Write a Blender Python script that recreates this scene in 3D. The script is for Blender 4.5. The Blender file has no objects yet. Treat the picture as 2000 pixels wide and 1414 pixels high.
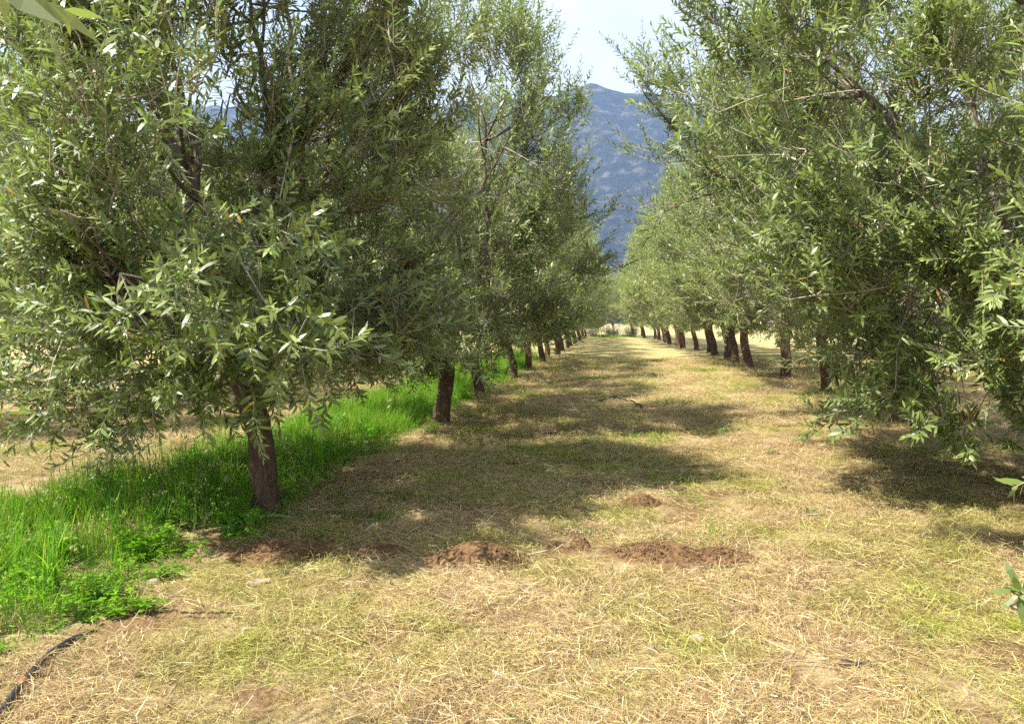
import bpy, math, random
import numpy as np
from mathutils import Vector, Matrix, noise

# ------------------------------------------------------------------ camera, sky, sun, exposure
sc = bpy.context.scene
COL = sc.collection
R = math.radians

cam_d = bpy.data.cameras.new('camera')
cam_d.sensor_width = 36.0
cam_d.lens = 26.64
cam_d.clip_start = 0.05
cam_d.clip_end = 9000.0
cam = bpy.data.objects.new('camera', cam_d)
cam.location = (0.0, 0.0, 1.6)
cam.rotation_euler = (R(90 - 2.98), 0.0, R(7.32))
COL.objects.link(cam)
sc.camera = cam

SUN_EL = 56.0
SH = np.array([0.82, 0.572])            # way the shadows fall on the ground
w = bpy.data.worlds.new('World')
sc.world = w
w.use_nodes = True
nt = w.node_tree
nt.nodes.clear()
out = nt.nodes.new('ShaderNodeOutputWorld')
bg = nt.nodes.new('ShaderNodeBackground')
bg.inputs['Strength'].default_value = 0.112
sky = nt.nodes.new('ShaderNodeTexSky')
sky.sky_type = 'NISHITA'
sky.sun_disc = False
sky.sun_elevation = R(SUN_EL)
sky.sun_rotation = math.atan2(-SH[0], -SH[1])
sky.air_density = 1.0
sky.dust_density = 2.5
sky.ozone_density = 1.0
tc = nt.nodes.new('ShaderNodeTexCoord')
mp = nt.nodes.new('ShaderNodeMapping')
mp.inputs['Scale'].default_value = (1.0, 1.0, 2.4)
nz = nt.nodes.new('ShaderNodeTexNoise')
nz.inputs['Scale'].default_value = 2.1
nz.inputs['Detail'].default_value = 6.0
nz.inputs['Roughness'].default_value = 0.55
cr = nt.nodes.new('ShaderNodeValToRGB')
cr.color_ramp.elements[0].position = 0.34
cr.color_ramp.elements[0].color = (0.55, 0.55, 0.55, 1)
cr.color_ramp.elements[1].position = 0.60
cr.color_ramp.elements[1].color = (1, 1, 1, 1)
mx = nt.nodes.new('ShaderNodeMix')
mx.data_type = 'RGBA'
mx.inputs['B'].default_value = (4.4, 4.6, 4.8, 1)      # sunlit cloud
L = nt.links.new
L(tc.outputs['Generated'], mp.inputs['Vector'])
L(mp.outputs['Vector'], nz.inputs['Vector'])
L(nz.outputs['Fac'], cr.inputs['Fac'])
L(cr.outputs['Color'], mx.inputs['Factor'])
L(sky.outputs['Color'], mx.inputs['A'])
L(mx.outputs['Result'], bg.inputs['Color'])
L(bg.outputs['Background'], out.inputs['Surface'])

sun_d = bpy.data.lights.new('sun', 'SUN')
sun_d.energy = 5.0
sun_d.angle = R(0.55)
sun_d.color = (1.0, 0.95, 0.86)
sun = bpy.data.objects.new('sun', sun_d)
c = math.cos(R(SUN_EL))
sun.rotation_euler = Vector((SH[0] * c, SH[1] * c, -math.sin(R(SUN_EL)))).to_track_quat('-Z', 'Y').to_euler()
COL.objects.link(sun)

sc.view_settings.view_transform = 'Standard'
sc.view_settings.look = 'None'
sc.view_settings.gamma = 1.0
sc.view_settings.use_curve_mapping = False
sc.view_settings.exposure = 1.45

cy = sc.cycles
cy.use_denoising = False
cy.max_bounces = 5
cy.diffuse_bounces = 2
cy.glossy_bounces = 2
cy.transmission_bounces = 4
cy.volume_bounces = 0
cy.transparent_max_bounces = 8

# ------------------------------------------------------------------ helpers
def tag(o, label=None, cat=None, group=None, kind=None):
    if label: o['label'] = label
    if cat: o['category'] = cat
    if group: o['group'] = group
    if kind: o['kind'] = kind
    return o

def link(o, parent=None):
    COL.objects.link(o)
    if parent: o.parent = parent
    return o

def empty(name, loc=(0, 0, 0), rz=0.0):
    o = bpy.data.objects.new(name, None)
    o.location = loc
    o.rotation_euler = (0, 0, rz)
    o.empty_display_size = 0.2
    return link(o)

def mesh_arr(name, V, T, mat=None, tint=None, smooth=False):
    """triangles from arrays; tint = one rgb per vertex"""
    V = np.ascontiguousarray(V, np.float32); T = np.ascontiguousarray(T, np.int32)
    me = bpy.data.meshes.new(name)
    me.vertices.add(len(V)); me.vertices.foreach_set('co', V.ravel())
    n = len(T)
    me.loops.add(n * 3); me.loops.foreach_set('vertex_index', T.ravel())
    me.polygons.add(n)
    me.polygons.foreach_set('loop_start', np.arange(0, n * 3, 3, dtype=np.int32))
    me.polygons.foreach_set('use_smooth', np.full(n, smooth))
    if tint is not None:
        a = me.attributes.new('tint', 'FLOAT_COLOR', 'POINT')
        c4 = np.ones((len(V), 4), np.float32); c4[:, :3] = tint
        a.data.foreach_set('color', c4.ravel())
    me.update(calc_edges=True)
    if mat: me.materials.append(mat)
    return me

def add_obj(name, me, parent=None, loc=None):
    o = bpy.data.objects.new(name, me)
    if loc is not None: o.location = loc
    return link(o, parent)

class Acc:
    """collects triangles"""
    def __init__(s): s.V = []; s.T = []; s.C = []; s.n = 0
    def add(s, V, T, col=None):
        V = np.asarray(V, float); s.V.append(V); s.T.append(np.asarray(T) + s.n); s.n += len(V)
        s.C.append(np.broadcast_to(np.asarray(col if col is not None else (1, 1, 1), float), (len(V), 3)))
    def mesh(s, name, mat, smooth=False, tint=True):
        return mesh_arr(name, np.vstack(s.V), np.vstack(s.T), mat, np.vstack(s.C) if tint else None, smooth)

def nrm(v):
    return v / (np.linalg.norm(v, axis=-1, keepdims=True) + 1e-9)

def tube(P, rad, sides=6, rough=0.0, rng=None, cap=True):
    """tube along points P with radii rad"""
    P = np.asarray(P, float); n = len(P); rad = np.broadcast_to(np.asarray(rad, float), (n,))
    Tn = nrm(np.gradient(P, axis=0))
    ref = np.array([0, 0, 1.0]) if abs(Tn[0, 2]) < 0.9 else np.array([1.0, 0, 0])
    A = nrm(np.cross(Tn, ref)); B = np.cross(Tn, A)
    th = np.arange(sides) * 2 * math.pi / sides
    r = rad[:, None] * np.ones((1, sides))
    if rough and rng is not None:
        r = r * (1 + rough * rng.uniform(-1, 1, (n, sides)))
    V = P[:, None, :] + r[..., None] * (np.cos(th)[None, :, None] * A[:, None, :] + np.sin(th)[None, :, None] * B[:, None, :])
    V = V.reshape(-1, 3)
    i = np.arange(n - 1)[:, None] * sides; k = np.arange(sides)[None, :]; k2 = (k + 1) % sides
    a = (i + k).ravel(); b = (i + k2).ravel(); c_ = (i + sides + k2).ravel(); d = (i + sides + k).ravel()
    T = np.vstack([np.stack([a, b, c_], 1), np.stack([a, c_, d], 1)])
    if cap:
        m = len(V); V = np.vstack([V, P[-1:], P[:1]])
        e = (n - 1) * sides + np.arange(sides); e2 = (n - 1) * sides + (np.arange(sides) + 1) % sides
        s0 = np.arange(sides); s1 = (s0 + 1) % sides
        T = np.vstack([T, np.stack([e, e2, np.full(sides, m)], 1), np.stack([s1, s0, np.full(sides, m + 1)], 1)])
    return V, T

def bez(p0, p1, p2, n):
    t = np.linspace(0, 1, n)[:, None]
    return (1 - t) ** 2 * p0 + 2 * t * (1 - t) * p1 + t * t * p2

# ------------------------------------------------------------------ materials
def new_mat(name):
    m = bpy.data.materials.new(name); m.use_nodes = True
    t = m.node_tree; t.nodes.clear()
    o = t.nodes.new('ShaderNodeOutputMaterial')
    return m, t, o

def N(t, kind, **kw):
    n = t.nodes.new(kind)
    for k, v in kw.items():
        if k in n.inputs.keys(): n.inputs[k].default_value = v
        else: setattr(n, k, v)
    return n

def mixc(t, fac, a, b, blend='MIX'):
    n = t.nodes.new('ShaderNodeMix'); n.data_type = 'RGBA'; n.blend_type = blend
    for s, v in (('Factor', fac), ('A', a), ('B', b)):
        if isinstance(v, bpy.types.NodeSocket): t.links.new(v, n.inputs[s])
        elif s == 'Factor': n.inputs[s].default_value = v
        else: n.inputs[s].default_value = (*v, 1)
    return n.outputs['Result']

def ramp(t, fac, stops):
    n = t.nodes.new('ShaderNodeValToRGB')
    e = n.color_ramp.elements
    while len(e) < len(stops): e.new(0.5)
    for i, (p, c_) in enumerate(stops):
        e[i].position = p; e[i].color = (*c_, 1) if len(c_) == 3 else c_
    t.links.new(fac, n.inputs['Fac'])
    return n.outputs['Color']

def pos_noise(t, scale, detail=3.0, rough=0.55, coord='pos'):
    if coord == 'pos':
        g = t.nodes.new('ShaderNodeNewGeometry').outputs['Position']
    else:
        g = t.nodes.new('ShaderNodeTexCoord').outputs['Object']
    n = t.nodes.new('ShaderNodeTexNoise')
    n.inputs['Scale'].default_value = scale; n.inputs['Detail'].default_value = detail; n.inputs['Roughness'].default_value = rough
    t.links.new(g, n.inputs['Vector'])
    return n.outputs['Fac']

def leaf_mat(name, back_mix, back_col, rough=0.42, trans=0.28, spec=0.5, trans_gain=1.5):
    """two-sided leaf: tinted upper face, paler underside, some light let through"""
    m, t, o = new_mat(name)
    at = N(t, 'ShaderNodeAttribute', attribute_name='tint')
    geo = t.nodes.new('ShaderNodeNewGeometry')
    under = mixc(t, back_mix, at.outputs['Color'], back_col)
    col = mixc(t, geo.outputs['Backfacing'], at.outputs['Color'], under)
    p = N(t, 'ShaderNodeBsdfPrincipled', Roughness=rough)
    p.inputs['Specular IOR Level'].default_value = spec
    t.links.new(col, p.inputs['Base Color'])
    tr = t.nodes.new('ShaderNodeBsdfTranslucent')
    tcol = mixc(t, 1.0, at.outputs['Color'], (trans_gain, trans_gain * 1.15, trans_gain * 0.55), 'MULTIPLY')
    t.links.new(tcol, tr.inputs['Color'])
    ms = t.nodes.new('ShaderNodeMixShader'); ms.inputs['Fac'].default_value = trans
    t.links.new(p.outputs[0], ms.inputs[1]); t.links.new(tr.outputs[0], ms.inputs[2])
    t.links.new(ms.outputs[0], o.inputs['Surface'])
    return m

def bark_mat(name, dark, light, scale, bump=0.6, lichen=0.0):
    m, t, o = new_mat(name)
    g = t.nodes.new('ShaderNodeTexCoord').outputs['Object']
    mpn = N(t, 'ShaderNodeMapping'); mpn.inputs['Scale'].default_value = (1, 1, 0.28)
    t.links.new(g, mpn.inputs['Vector'])
    n1 = N(t, 'ShaderNodeTexNoise', Scale=scale, Detail=6.0, Roughness=0.65); t.links.new(mpn.outputs[0], n1.inputs['Vector'])
    col = ramp(t, n1.outputs['Fac'], [(0.3, dark), (0.7, light)])
    n2 = N(t, 'ShaderNodeTexNoise', Scale=scale * 0.45, Detail=3.0); t.links.new(g, n2.inputs['Vector'])
    spots = ramp(t, n2.outputs['Fac'], [(0.60, (0, 0, 0)), (0.70, (1, 1, 1))])
    col = mixc(t, spots, col, tuple(min(1, x * 1.5) for x in light)) if lichen else col
    p = N(t, 'ShaderNodeBsdfPrincipled', Roughness=0.9); p.inputs['Specular IOR Level'].default_value = 0.2
    t.links.new(col, p.inputs['Base Color'])
    b = N(t, 'ShaderNodeBump', Strength=bump, Distance=0.02); t.links.new(n1.outputs['Fac'], b.inputs['Height']); t.links.new(b.outputs[0], p.inputs['Normal'])
    t.links.new(p.outputs[0], o.inputs['Surface'])
    return m

def plain_mat(name, dark, light, scale, rough=0.85, bump=0.3, dist=0.01, spec=0.3, detail=5.0, coord='obj'):
    m, t, o = new_mat(name)
    f = pos_noise(t, scale, detail, 0.6, coord)
    col = ramp(t, f, [(0.32, dark), (0.68, light)])
    p = N(t, 'ShaderNodeBsdfPrincipled', Roughness=rough); p.inputs['Specular IOR Level'].default_value = spec
    t.links.new(col, p.inputs['Base Color'])
    if bump:
        b = N(t, 'ShaderNodeBump', Strength=bump, Distance=dist); t.links.new(f, b.inputs['Height']); t.links.new(b.outputs[0], p.inputs['Normal'])
    t.links.new(p.outputs[0], o.inputs['Surface'])
    return m

def patch_fac(t):
    """world-wide patches where the cut grass has stayed greener"""
    f = pos_noise(t, 0.75, 4.0, 0.6)
    return f

def straw_mat():
    m, t, o = new_mat('straw')
    at = N(t, 'ShaderNodeAttribute', attribute_name='tint')
    f = patch_fac(t)
    k = ramp(t, f, [(0.46, (0, 0, 0)), (0.68, (1, 1, 1))])
    green = mixc(t, 1.0, at.outputs['Color'], (0.62, 0.88, 0.26), 'MULTIPLY')
    col = mixc(t, k, at.outputs['Color'], green)
    p = N(t, 'ShaderNodeBsdfPrincipled', Roughness=0.6); p.inputs['Specular IOR Level'].default_value = 0.35
    t.links.new(col, p.inputs['Base Color'])
    tr = t.nodes.new('ShaderNodeBsdfTranslucent'); t.links.new(col, tr.inputs['Color'])
    ms = t.nodes.new('ShaderNodeMixShader'); ms.inputs['Fac'].default_value = 0.2
    t.links.new(p.outputs[0], ms.inputs[1]); t.links.new(tr.outputs[0], ms.inputs[2])
    t.links.new(ms.outputs[0], o.inputs['Surface'])
    return m

def ground_mat():
    m, t, o = new_mat('ground')
    fine = pos_noise(t, 38.0, 6.0, 0.7)
    soil = ramp(t, fine, [(0.3, (0.075, 0.040, 0.021)), (0.5, (0.165, 0.095, 0.048)), (0.72, (0.32, 0.205, 0.10))])
    chaff = ramp(t, pos_noise(t, 90.0, 4.0, 0.7), [(0.35, (0.20, 0.135, 0.065)), (0.65, (0.50, 0.39, 0.20))])
    mid = ramp(t, pos_noise(t, 2.2, 5.0, 0.65), [(0.42, (0, 0, 0)), (0.58, (1, 1, 1))])
    col = mixc(t, mid, soil, chaff)
    # further off only mown straw shows
    g = t.nodes.new('ShaderNodeNewGeometry')
    sx = t.nodes.new('ShaderNodeSeparateXYZ'); t.links.new(g.outputs['Position'], sx.inputs[0])
    mr = N(t, 'ShaderNodeMapRange'); mr.inputs['From Min'].default_value = 9.0; mr.inputs['From Max'].default_value = 30.0
    t.links.new(sx.outputs['Y'], mr.inputs['Value'])
    far = ramp(t, pos_noise(t, 9.0, 6.0, 0.75), [(0.3, (0.24, 0.19, 0.075)), (0.5, (0.42, 0.33, 0.15)), (0.7, (0.55, 0.45, 0.23))])
    farg = mixc(t, ramp(t, patch_fac(t), [(0.47, (0, 0, 0)), (0.66, (0.8, 0.8, 0.8))]), far, (0.24, 0.26, 0.07))
    col = mixc(t, mr.outputs[0], col, farg)
    p = N(t, 'ShaderNodeBsdfPrincipled', Roughness=0.95); p.inputs['Specular IOR Level'].default_value = 0.15
    t.links.new(col, p.inputs['Base Color'])
    b = N(t, 'ShaderNodeBump', Strength=0.8, Distance=0.025); t.links.new(fine, b.inputs['Height']); t.links.new(b.outputs[0], p.inputs['Normal'])
    t.links.new(p.outputs[0], o.inputs['Surface'])
    return m

def mountain_mat():
    m, t, o = new_mat('mountain')
    g = t.nodes.new('ShaderNodeNewGeometry')
    mpn = N(t, 'ShaderNodeMapping'); mpn.inputs['Scale'].default_value = (1, 1, 1.7)
    t.links.new(g.outputs['Position'], mpn.inputs['Vector'])
    n1 = N(t, 'ShaderNodeTexNoise', Scale=0.035, Detail=8.0, Roughness=0.7); t.links.new(mpn.outputs[0], n1.inputs['Vector'])
    rock = ramp(t, n1.outputs['Fac'], [(0.36, (0.005, 0.009, 0.005)), (0.52, (0.028, 0.030, 0.022)), (0.67, (0.15, 0.128, 0.10))])
    p = N(t, 'ShaderNodeBsdfPrincipled', Roughness=1.0); p.inputs['Specular IOR Level'].default_value = 0.0
    t.links.new(rock, p.inputs['Base Color'])
    b = N(t, 'ShaderNodeBump', Strength=1.0, Distance=14.0); t.links.new(n1.outputs['Fac'], b.inputs['Height']); t.links.new(b.outputs[0], p.inputs['Normal'])
    t.links.new(p.outputs[0], o.inputs['Surface'])
    return m

M = {}
M['leaf'] = leaf_mat('olive_leaf', 0.75, (0.36, 0.40, 0.22), rough=0.44, trans=0.25, spec=0.6)
M['grass'] = leaf_mat('green_grass', 0.15, (0.16, 0.36, 0.04), rough=0.5, trans=0.42, spec=0.3, trans_gain=1.5)
M['twig'] = bark_mat('twig_bark', (0.26, 0.21, 0.15), (0.55, 0.49, 0.39), 60.0, 0.2)
M['limb'] = bark_mat('limb_bark', (0.075, 0.055, 0.04), (0.24, 0.19, 0.145), 26.0, 0.7, 1)
M['trunk'] = bark_mat('trunk_bark', (0.045, 0.026, 0.016), (0.17, 0.105, 0.066), 22.0, 1.0, 1)
M['straw'] = straw_mat()
M['ground'] = ground_mat()
M['soil'] = plain_mat('mound_soil', (0.085, 0.048, 0.024), (0.235, 0.142, 0.069), 34.0, 0.95, 0.9, 0.02, 0.1, 8.0)
M['mountain'] = mountain_mat()
M['hose'] = plain_mat('hose_rubber', (0.012, 0.013, 0.014), (0.035, 0.037, 0.04), 25.0, 0.45, 0.15, 0.002, 0.5)
M['band'] = plain_mat('hose_band', (0.20, 0.09, 0.04), (0.38, 0.20, 0.10), 40.0, 0.7, 0.2, 0.002)
M['stone'] = plain_mat('field_stone', (0.24, 0.16, 0.10), (0.50, 0.40, 0.28), 18.0, 0.9, 0.6, 0.01)
M['palestone'] = plain_mat('pale_stone', (0.42, 0.38, 0.32), (0.68, 0.64, 0.56), 18.0, 0.9, 0.4, 0.01)
M['stick'] = plain_mat('dry_stick', (0.16, 0.10, 0.06), (0.42, 0.31, 0.20), 30.0, 0.85, 0.4, 0.005)
M['darkstick'] = plain_mat('dark_stick', (0.018, 0.014, 0.012), (0.06, 0.05, 0.04), 30.0, 0.8, 0.4, 0.005)
M['scrub'] = leaf_mat('scrub_leaf', 0.2, (0.30, 0.27, 0.22), trans=0.15)

# ------------------------------------------------------------------ the setting
def gh(x, y):
    """height of the ground: gentle undulation, a low ridge along each tree row"""
    x = np.asarray(x, float); y = np.asarray(y, float)
    z = 0.018 * np.sin(1.9 * x + 0.7 * y) + 0.015 * np.sin(2.7 * y - 1.3 * x + 1.0) + 0.010 * np.sin(6.1 * x + 1.7) * np.sin(5.3 * y)
    fade = np.clip((70 - np.hypot(x, y)) / 40, 0, 1)
    return z * fade

def axis_pts(dense0, dense1, step, lo, hi, grow=1.18):
    a = list(np.arange(dense0, dense1, step))
    s = step; v = a[-1]
    while v < hi: s *= grow; v += s; a.append(min(v, hi))
    s = step; v = a[0]; b = []
    while v > lo: s *= grow; v -= s; b.append(max(v, lo))
    return np.array(b[::-1] + a)

xs = axis_pts(-5.5, 6.0, 0.068, -2400, 2400)
ys = axis_pts(2.2, 12.0, 0.068, -900, 2600)
X, Y = np.meshgrid(xs, ys)
rg = np.random.default_rng(5)
Z = gh(X, Y) + rg.normal(0, 0.006, X.shape) * (np.hypot(X, Y) < 16)
V = np.stack([X.ravel(), Y.ravel(), Z.ravel()], 1)
nx, ny = len(xs), len(ys)
i = (np.arange(ny - 1)[:, None] * nx + np.arange(nx - 1)[None, :]).ravel()
T = np.vstack([np.stack([i, i + 1, i + nx + 1], 1), np.stack([i, i + nx + 1, i + nx], 1)])
tag(add_obj('ground', mesh_arr('ground', V, T, M['ground'], smooth=True)), kind='structure')

# the mountain behind the orchard
def mountain():
    gx = np.arange(-1500, 1060, 14.0); gy = np.concatenate([np.arange(700, 1200, 18.0), np.arange(1200, 1680, 9.0), np.arange(1680, 1950, 18.0)])
    prof_x = np.array([-1600, -1250, -930, -600, -350, -170, -110, -70, -30, 20, 50, 100, 160, 230, 330, 480, 700, 1100])
    prof_h = np.array([330, 420, 478, 500, 470, 478, 478, 484, 492, 495, 492, 484, 468, 452, 430, 370, 280, 140.0])
    P = np.zeros((len(gy), len(gx), 3))
    for a, y in enumerate(gy):
        t = (y - 700) / 900.0
        for b, x in enumerate(gx):
            h = np.interp(x, prof_x, prof_h)
            if t <= 1: s = 0.10 * t + 0.45 * t * t + 0.45 * max(0, (t - 0.55) / 0.45) ** 1.2 if t > 0.55 else 0.10 * t + 0.45 * t * t
            else: s = max(0, 1 - (t - 1) * 1.2)
            v = Vector((x * 0.0042, y * 0.0042, 3.1))
            rdg = noise.ridged_multi_fractal(v, 0.9, 2.1, 6, 1.0, 2.0)
            fine = noise.fractal(Vector((x * 0.02, y * 0.02, 7.7)), 0.8, 2.0, 5)
            z = h * s + (rdg - 1.2) * 52 * min(1, t * 1.6) * (0.35 if 0.93 < t < 1.07 else 1) + fine * 9 * min(1, t * 2)
            zq = math.floor(z / 26) * 26                     # cliff bands
            z = z + 0.35 * (zq + 26 * ((z - zq) / 26) ** 3 - z)
            P[a, b] = (x, y, z - 3 if t > 0.02 else -4)
    n2, m2 = len(gx), len(gy)
    k = (np.arange(m2 - 1)[:, None] * n2 + np.arange(n2 - 1)[None, :]).ravel()
    T = np.vstack([np.stack([k, k + 1, k + n2 + 1], 1), np.stack([k, k + n2 + 1, k + n2], 1)])
    return tag(add_obj('mountain', mesh_arr('mountain', P.reshape(-1, 3), T, M['mountain'], smooth=True)), kind='structure')
mountain()

# the air between here and the mountain
def haze():
    lo = np.array([-2450, -950, -8.0]); hi = np.array([2450, 2650, 640.0])
    V = [[(lo, hi)[a][0], (lo, hi)[b][1], (lo, hi)[c_][2]] for a in (0, 1) for b in (0, 1) for c_ in (0, 1)]
    T = [(0, 1, 3), (0, 3, 2), (4, 6, 7), (4, 7, 5), (0, 4, 5), (0, 5, 1), (2, 3, 7), (2, 7, 6), (0, 2, 6), (0, 6, 4), (1, 5, 7), (1, 7, 3)]
    m, t, o = new_mat('haze')
    v = N(t, 'ShaderNodeVolumePrincipled', Density=HAZE)
    v.inputs['Color'].default_value = (0.40, 0.60, 1.0, 1)
    v.inputs['Anisotropy'].default_value = 0.2
    t.links.new(v.outputs[0], o.inputs['Volume'])
    ob = add_obj('haze', mesh_arr('haze', np.array(V), np.array(T), m))
    tag(ob, kind='stuff')
HAZE = 0.00030
haze()

# ------------------------------------------------------------------ olive trees
LEAF6 = np.array([[0, 0], [.27, .85], [.27, -.85], [.66, .86], [.66, -.86], [1, 0]])
LEAF6T = np.array([[0, 2, 1], [1, 2, 4], [1, 4, 3], [3, 4, 5]])
LEAF4 = np.array([[0, 0], [.45, 1], [.45, -1], [1, 0]])
LEAF4T = np.array([[0, 2, 1], [1, 2, 3]])

def leaf_arrays(P, D, Nn, Ln, Wd, curv, tint, six=True):
    tp, tt = (LEAF6, LEAF6T) if six else (LEAF4, LEAF4T)
    S = nrm(np.cross(Nn, D)); Nn = np.cross(D, S)
    u = tp[None, :, 0, None]; v = tp[None, :, 1, None]
    V = P[:, None] + D[:, None] * (u * Ln[:, None, None]) + S[:, None] * (v * Wd[:, None, None] * .5) - Nn[:, None] * (u * u * (curv * Ln)[:, None, None]) + Nn[:, None] * (np.abs(v) * Wd[:, None, None] * 0.12)
    k = len(tp)
    T = (np.arange(len(P))[:, None, None] * k + tt[None]).reshape(-1, 3)
    return V.reshape(-1, 3), T, np.repeat(tint, k, axis=0)

PROF_T = np.array([0.0, 0.10, 0.25, 0.45, 0.62, 0.80, 0.93, 1.0])

class Tree:
    """one grown olive tree, base at the origin"""
    def __init__(s, seed, H=6.3, Rd=2.5, lean=-0.13, base_z=0.62, clusters=320, leaf=0.092, step=0.027, six=True, fork=1.2, tr=0.135,
                 prof=(.52, .82, 1.0, 1.0, .95, .80, .56, .26), thin_top=1.0, skirt=None, extra=(), yellow=0.014, twig_sides=3, reach=None, clean=-.05, off=(0, 0), low_more=0.0, tint=(1, 1, 1), front=0.0, gather=.80):
        rng = s.rng = np.random.default_rng(seed)
        s.H = H; s.lean = lean; s.fork = fork
        s.leafP = []; s.leafD = []; s.leafN = []; s.leafL = []; s.leafW = []; s.leafC = []
        s.tw = Acc(); s.limbs = []; s.six = six; s.leaf = leaf; s.step = step; s.yel = yellow; s.tm = np.array(tint, float); s.ts = twig_sides
        ph = rng.uniform(0, 6.28, 6); am = rng.uniform(0.04, 0.12, 6)
        def env(th, t):
            wob = 1 + sum(am[k] * np.sin((k + 1) * th + ph[k] + 2.5 * t * (k % 3)) for k in range(6))
            return Rd * np.interp(t, PROF_T, prof) * wob * (1 - front * np.maximum(0, -np.sin(th)) * np.clip((t - .1) / .2, 0, 1))
        def axis(z):
            z = np.asarray(z, float)
            up = np.maximum(z - fork, 0); b = np.clip(up / 1.2, 0, 1)
            return np.stack([lean * np.minimum(z, fork) * 1.1 + clean * up + off[0] * b, 0.02 * np.sin(z) + off[1] * b, z], -1)
        s.axis = axis
        # trunk: bent, flared at the foot, knuckled below the fork
        zz = np.linspace(-0.12, fork, 34)
        tp = axis(zz) ; tp[:, 0] += 0.03 * np.sin(zz * 4 + seed); tp[:, 1] += 0.03 * np.cos(zz * 3 + seed)
        rr = tr * (1 + 0.60 * np.exp(-(zz + 0.12) / 0.13) - 0.10 * zz / fork + 0.16 * np.exp(-((zz - fork) / 0.14) ** 2))
        V, Tt = tube(tp, rr, 28, 0.012, rng)
        ang = np.arctan2(V[:, 1] - axis(V[:, 2])[:, 1], V[:, 0] - axis(V[:, 2])[:, 0])
        cen = axis(V[:, 2])
        V[:, :2] = cen[:, :2] + (V[:, :2] - cen[:, :2]) * (1 + 0.08 * np.sin(3 * ang + seed + 1.5 * V[:, 2]) + 0.05 * np.sin(5 * ang + 3 * V[:, 2]) + np.array([.16 * noise.noise(Vector((v[0] * 7, v[1] * 7, v[2] * 4 + seed))) + .07 * noise.noise(Vector((v[0] * 24, v[1] * 24, v[2] * 9 + seed))) for v in V]))[:, None]
        s.trunk = (V, Tt)
        top = tp[-1]
        # limbs with side branches
        nl = int(rng.integers(4, 6)); a0 = rng.uniform(0, 6.28)
        skel = [tp[24:]]
        for k in range(nl):
            th = a0 + k * 6.283 / nl + rng.normal(0, .25)
            zt = H * rng.uniform(.60, .84)
            rt = env(th, (zt - base_z) / (H - base_z)) * rng.uniform(.35, .62)
            end = axis(zt) + np.array([math.cos(th) * rt, math.sin(th) * rt, 0])
            mid = (top + end) / 2 + np.array([math.cos(th), math.sin(th), 0]) * rng.uniform(.25, .6) + np.array([0, 0, rng.uniform(-.25, .1)])
            pl = bez(top - np.array([0, 0, .06]), mid, end, 15); wv = rng.normal(0, .10, (5, 3)); pl[1:-1] += rng.normal(0, .018, (13, 3)) + np.stack([np.interp(np.arange(13), [0, 3, 6, 9, 12], wv[:, q]) for q in range(3)], 1)
            s._limb(pl, .060 * tr / .135 * rng.uniform(.85, 1.1), th, env, base_z, skel)
        # low limb(s) that carry the skirt
        for k in range(3):
            th = a0 + .7 + k * 2.1 + rng.normal(0, .3)
            zt = rng.uniform(1.35, 2.0); rt = env(th, (zt - base_z) / (H - base_z)) * rng.uniform(.55, .8)
            end = axis(zt) + np.array([math.cos(th) * rt, math.sin(th) * rt, 0])
            mid = (top + end) / 2 + np.array([0, 0, .35])
            pl = bez(top - np.array([0, 0, .12]), mid, end, 11); pl[1:-1] += rng.normal(0, .02, (9, 3))
            s._limb(pl, .042, th, env, base_z, skel, 6)
        if reach is not None:
            for pl, r0 in reach:
                pl = np.array(pl, float)
                tt = np.linspace(0, len(pl) - 1, 22)
                P = np.stack([np.interp(tt, range(len(pl)), pl[:, c_]) for c_ in range(3)], 1)
                P = np.vstack([P[:1], (P[:-2] + 2 * P[1:-1] + P[2:]) / 4, P[-1:]]); P[1:-1] += rng.normal(0, .015, (20, 3))
                a = Acc(); a.add(*tube(P, np.linspace(r0, .009, 22), 7, .08, rng)); s.limbs.append(a); skel.append(P)
        s.skel = np.vstack(skel)
        # leafy clusters filling the crown
        n = clusters
        tt = rng.uniform(0, 1, n * 6)
        keep = rng.uniform(0, 1, n * 6) < np.interp(tt, PROF_T, prof) * np.interp(tt, [0, .6, 1], [1, 1, thin_top])
        tt = tt[keep][:n]
        if low_more: tt = np.concatenate([tt, rng.uniform(.0, .68, int(n * low_more))])
        shell = (rng.uniform(0, 1, len(tt)) < .78) | (np.arange(len(tt)) >= n)
        th = rng.uniform(0, 6.283, len(tt))
        fr = np.where(shell, rng.uniform(.70, 1.0, len(tt)), rng.uniform(.2, .72, len(tt)))
        nb = max(6, len(tt) // 9)                                   # gathered into boughs, with hollows between
        bt, bh, bf = tt[:nb].copy(), th[:nb].copy(), np.where(rng.uniform(0, 1, nb) < .85, rng.uniform(.78, 1.02, nb), rng.uniform(.4, .75, nb))
        for k in range(len(tt)):
            if rng.uniform() < gather:
                dd = np.abs(bt - tt[k]) * 3 + np.abs((bh - th[k] + 3.14159) % 6.28318 - 3.14159) * .9
                b = int(np.argmin(dd + rng.uniform(0, .12, nb)))
                tt[k] = np.clip(bt[b] + rng.normal(0, .030), 0, 1); th[k] = bh[b] + rng.normal(0, .15); fr[k] = min(1.06, bf[b] + rng.normal(0, .09))
        rad = env(th, tt) * fr
        zz = base_z + tt * (H - base_z)
        if skirt is not None: zz = np.where(tt < .25, zz + skirt(th) * (1 - tt / .25), zz)
        C = axis(np.maximum(zz, fork + .7)); C[:, 2] = zz; C[:, 0] += np.cos(th) * rad; C[:, 1] += np.sin(th) * rad
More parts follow.
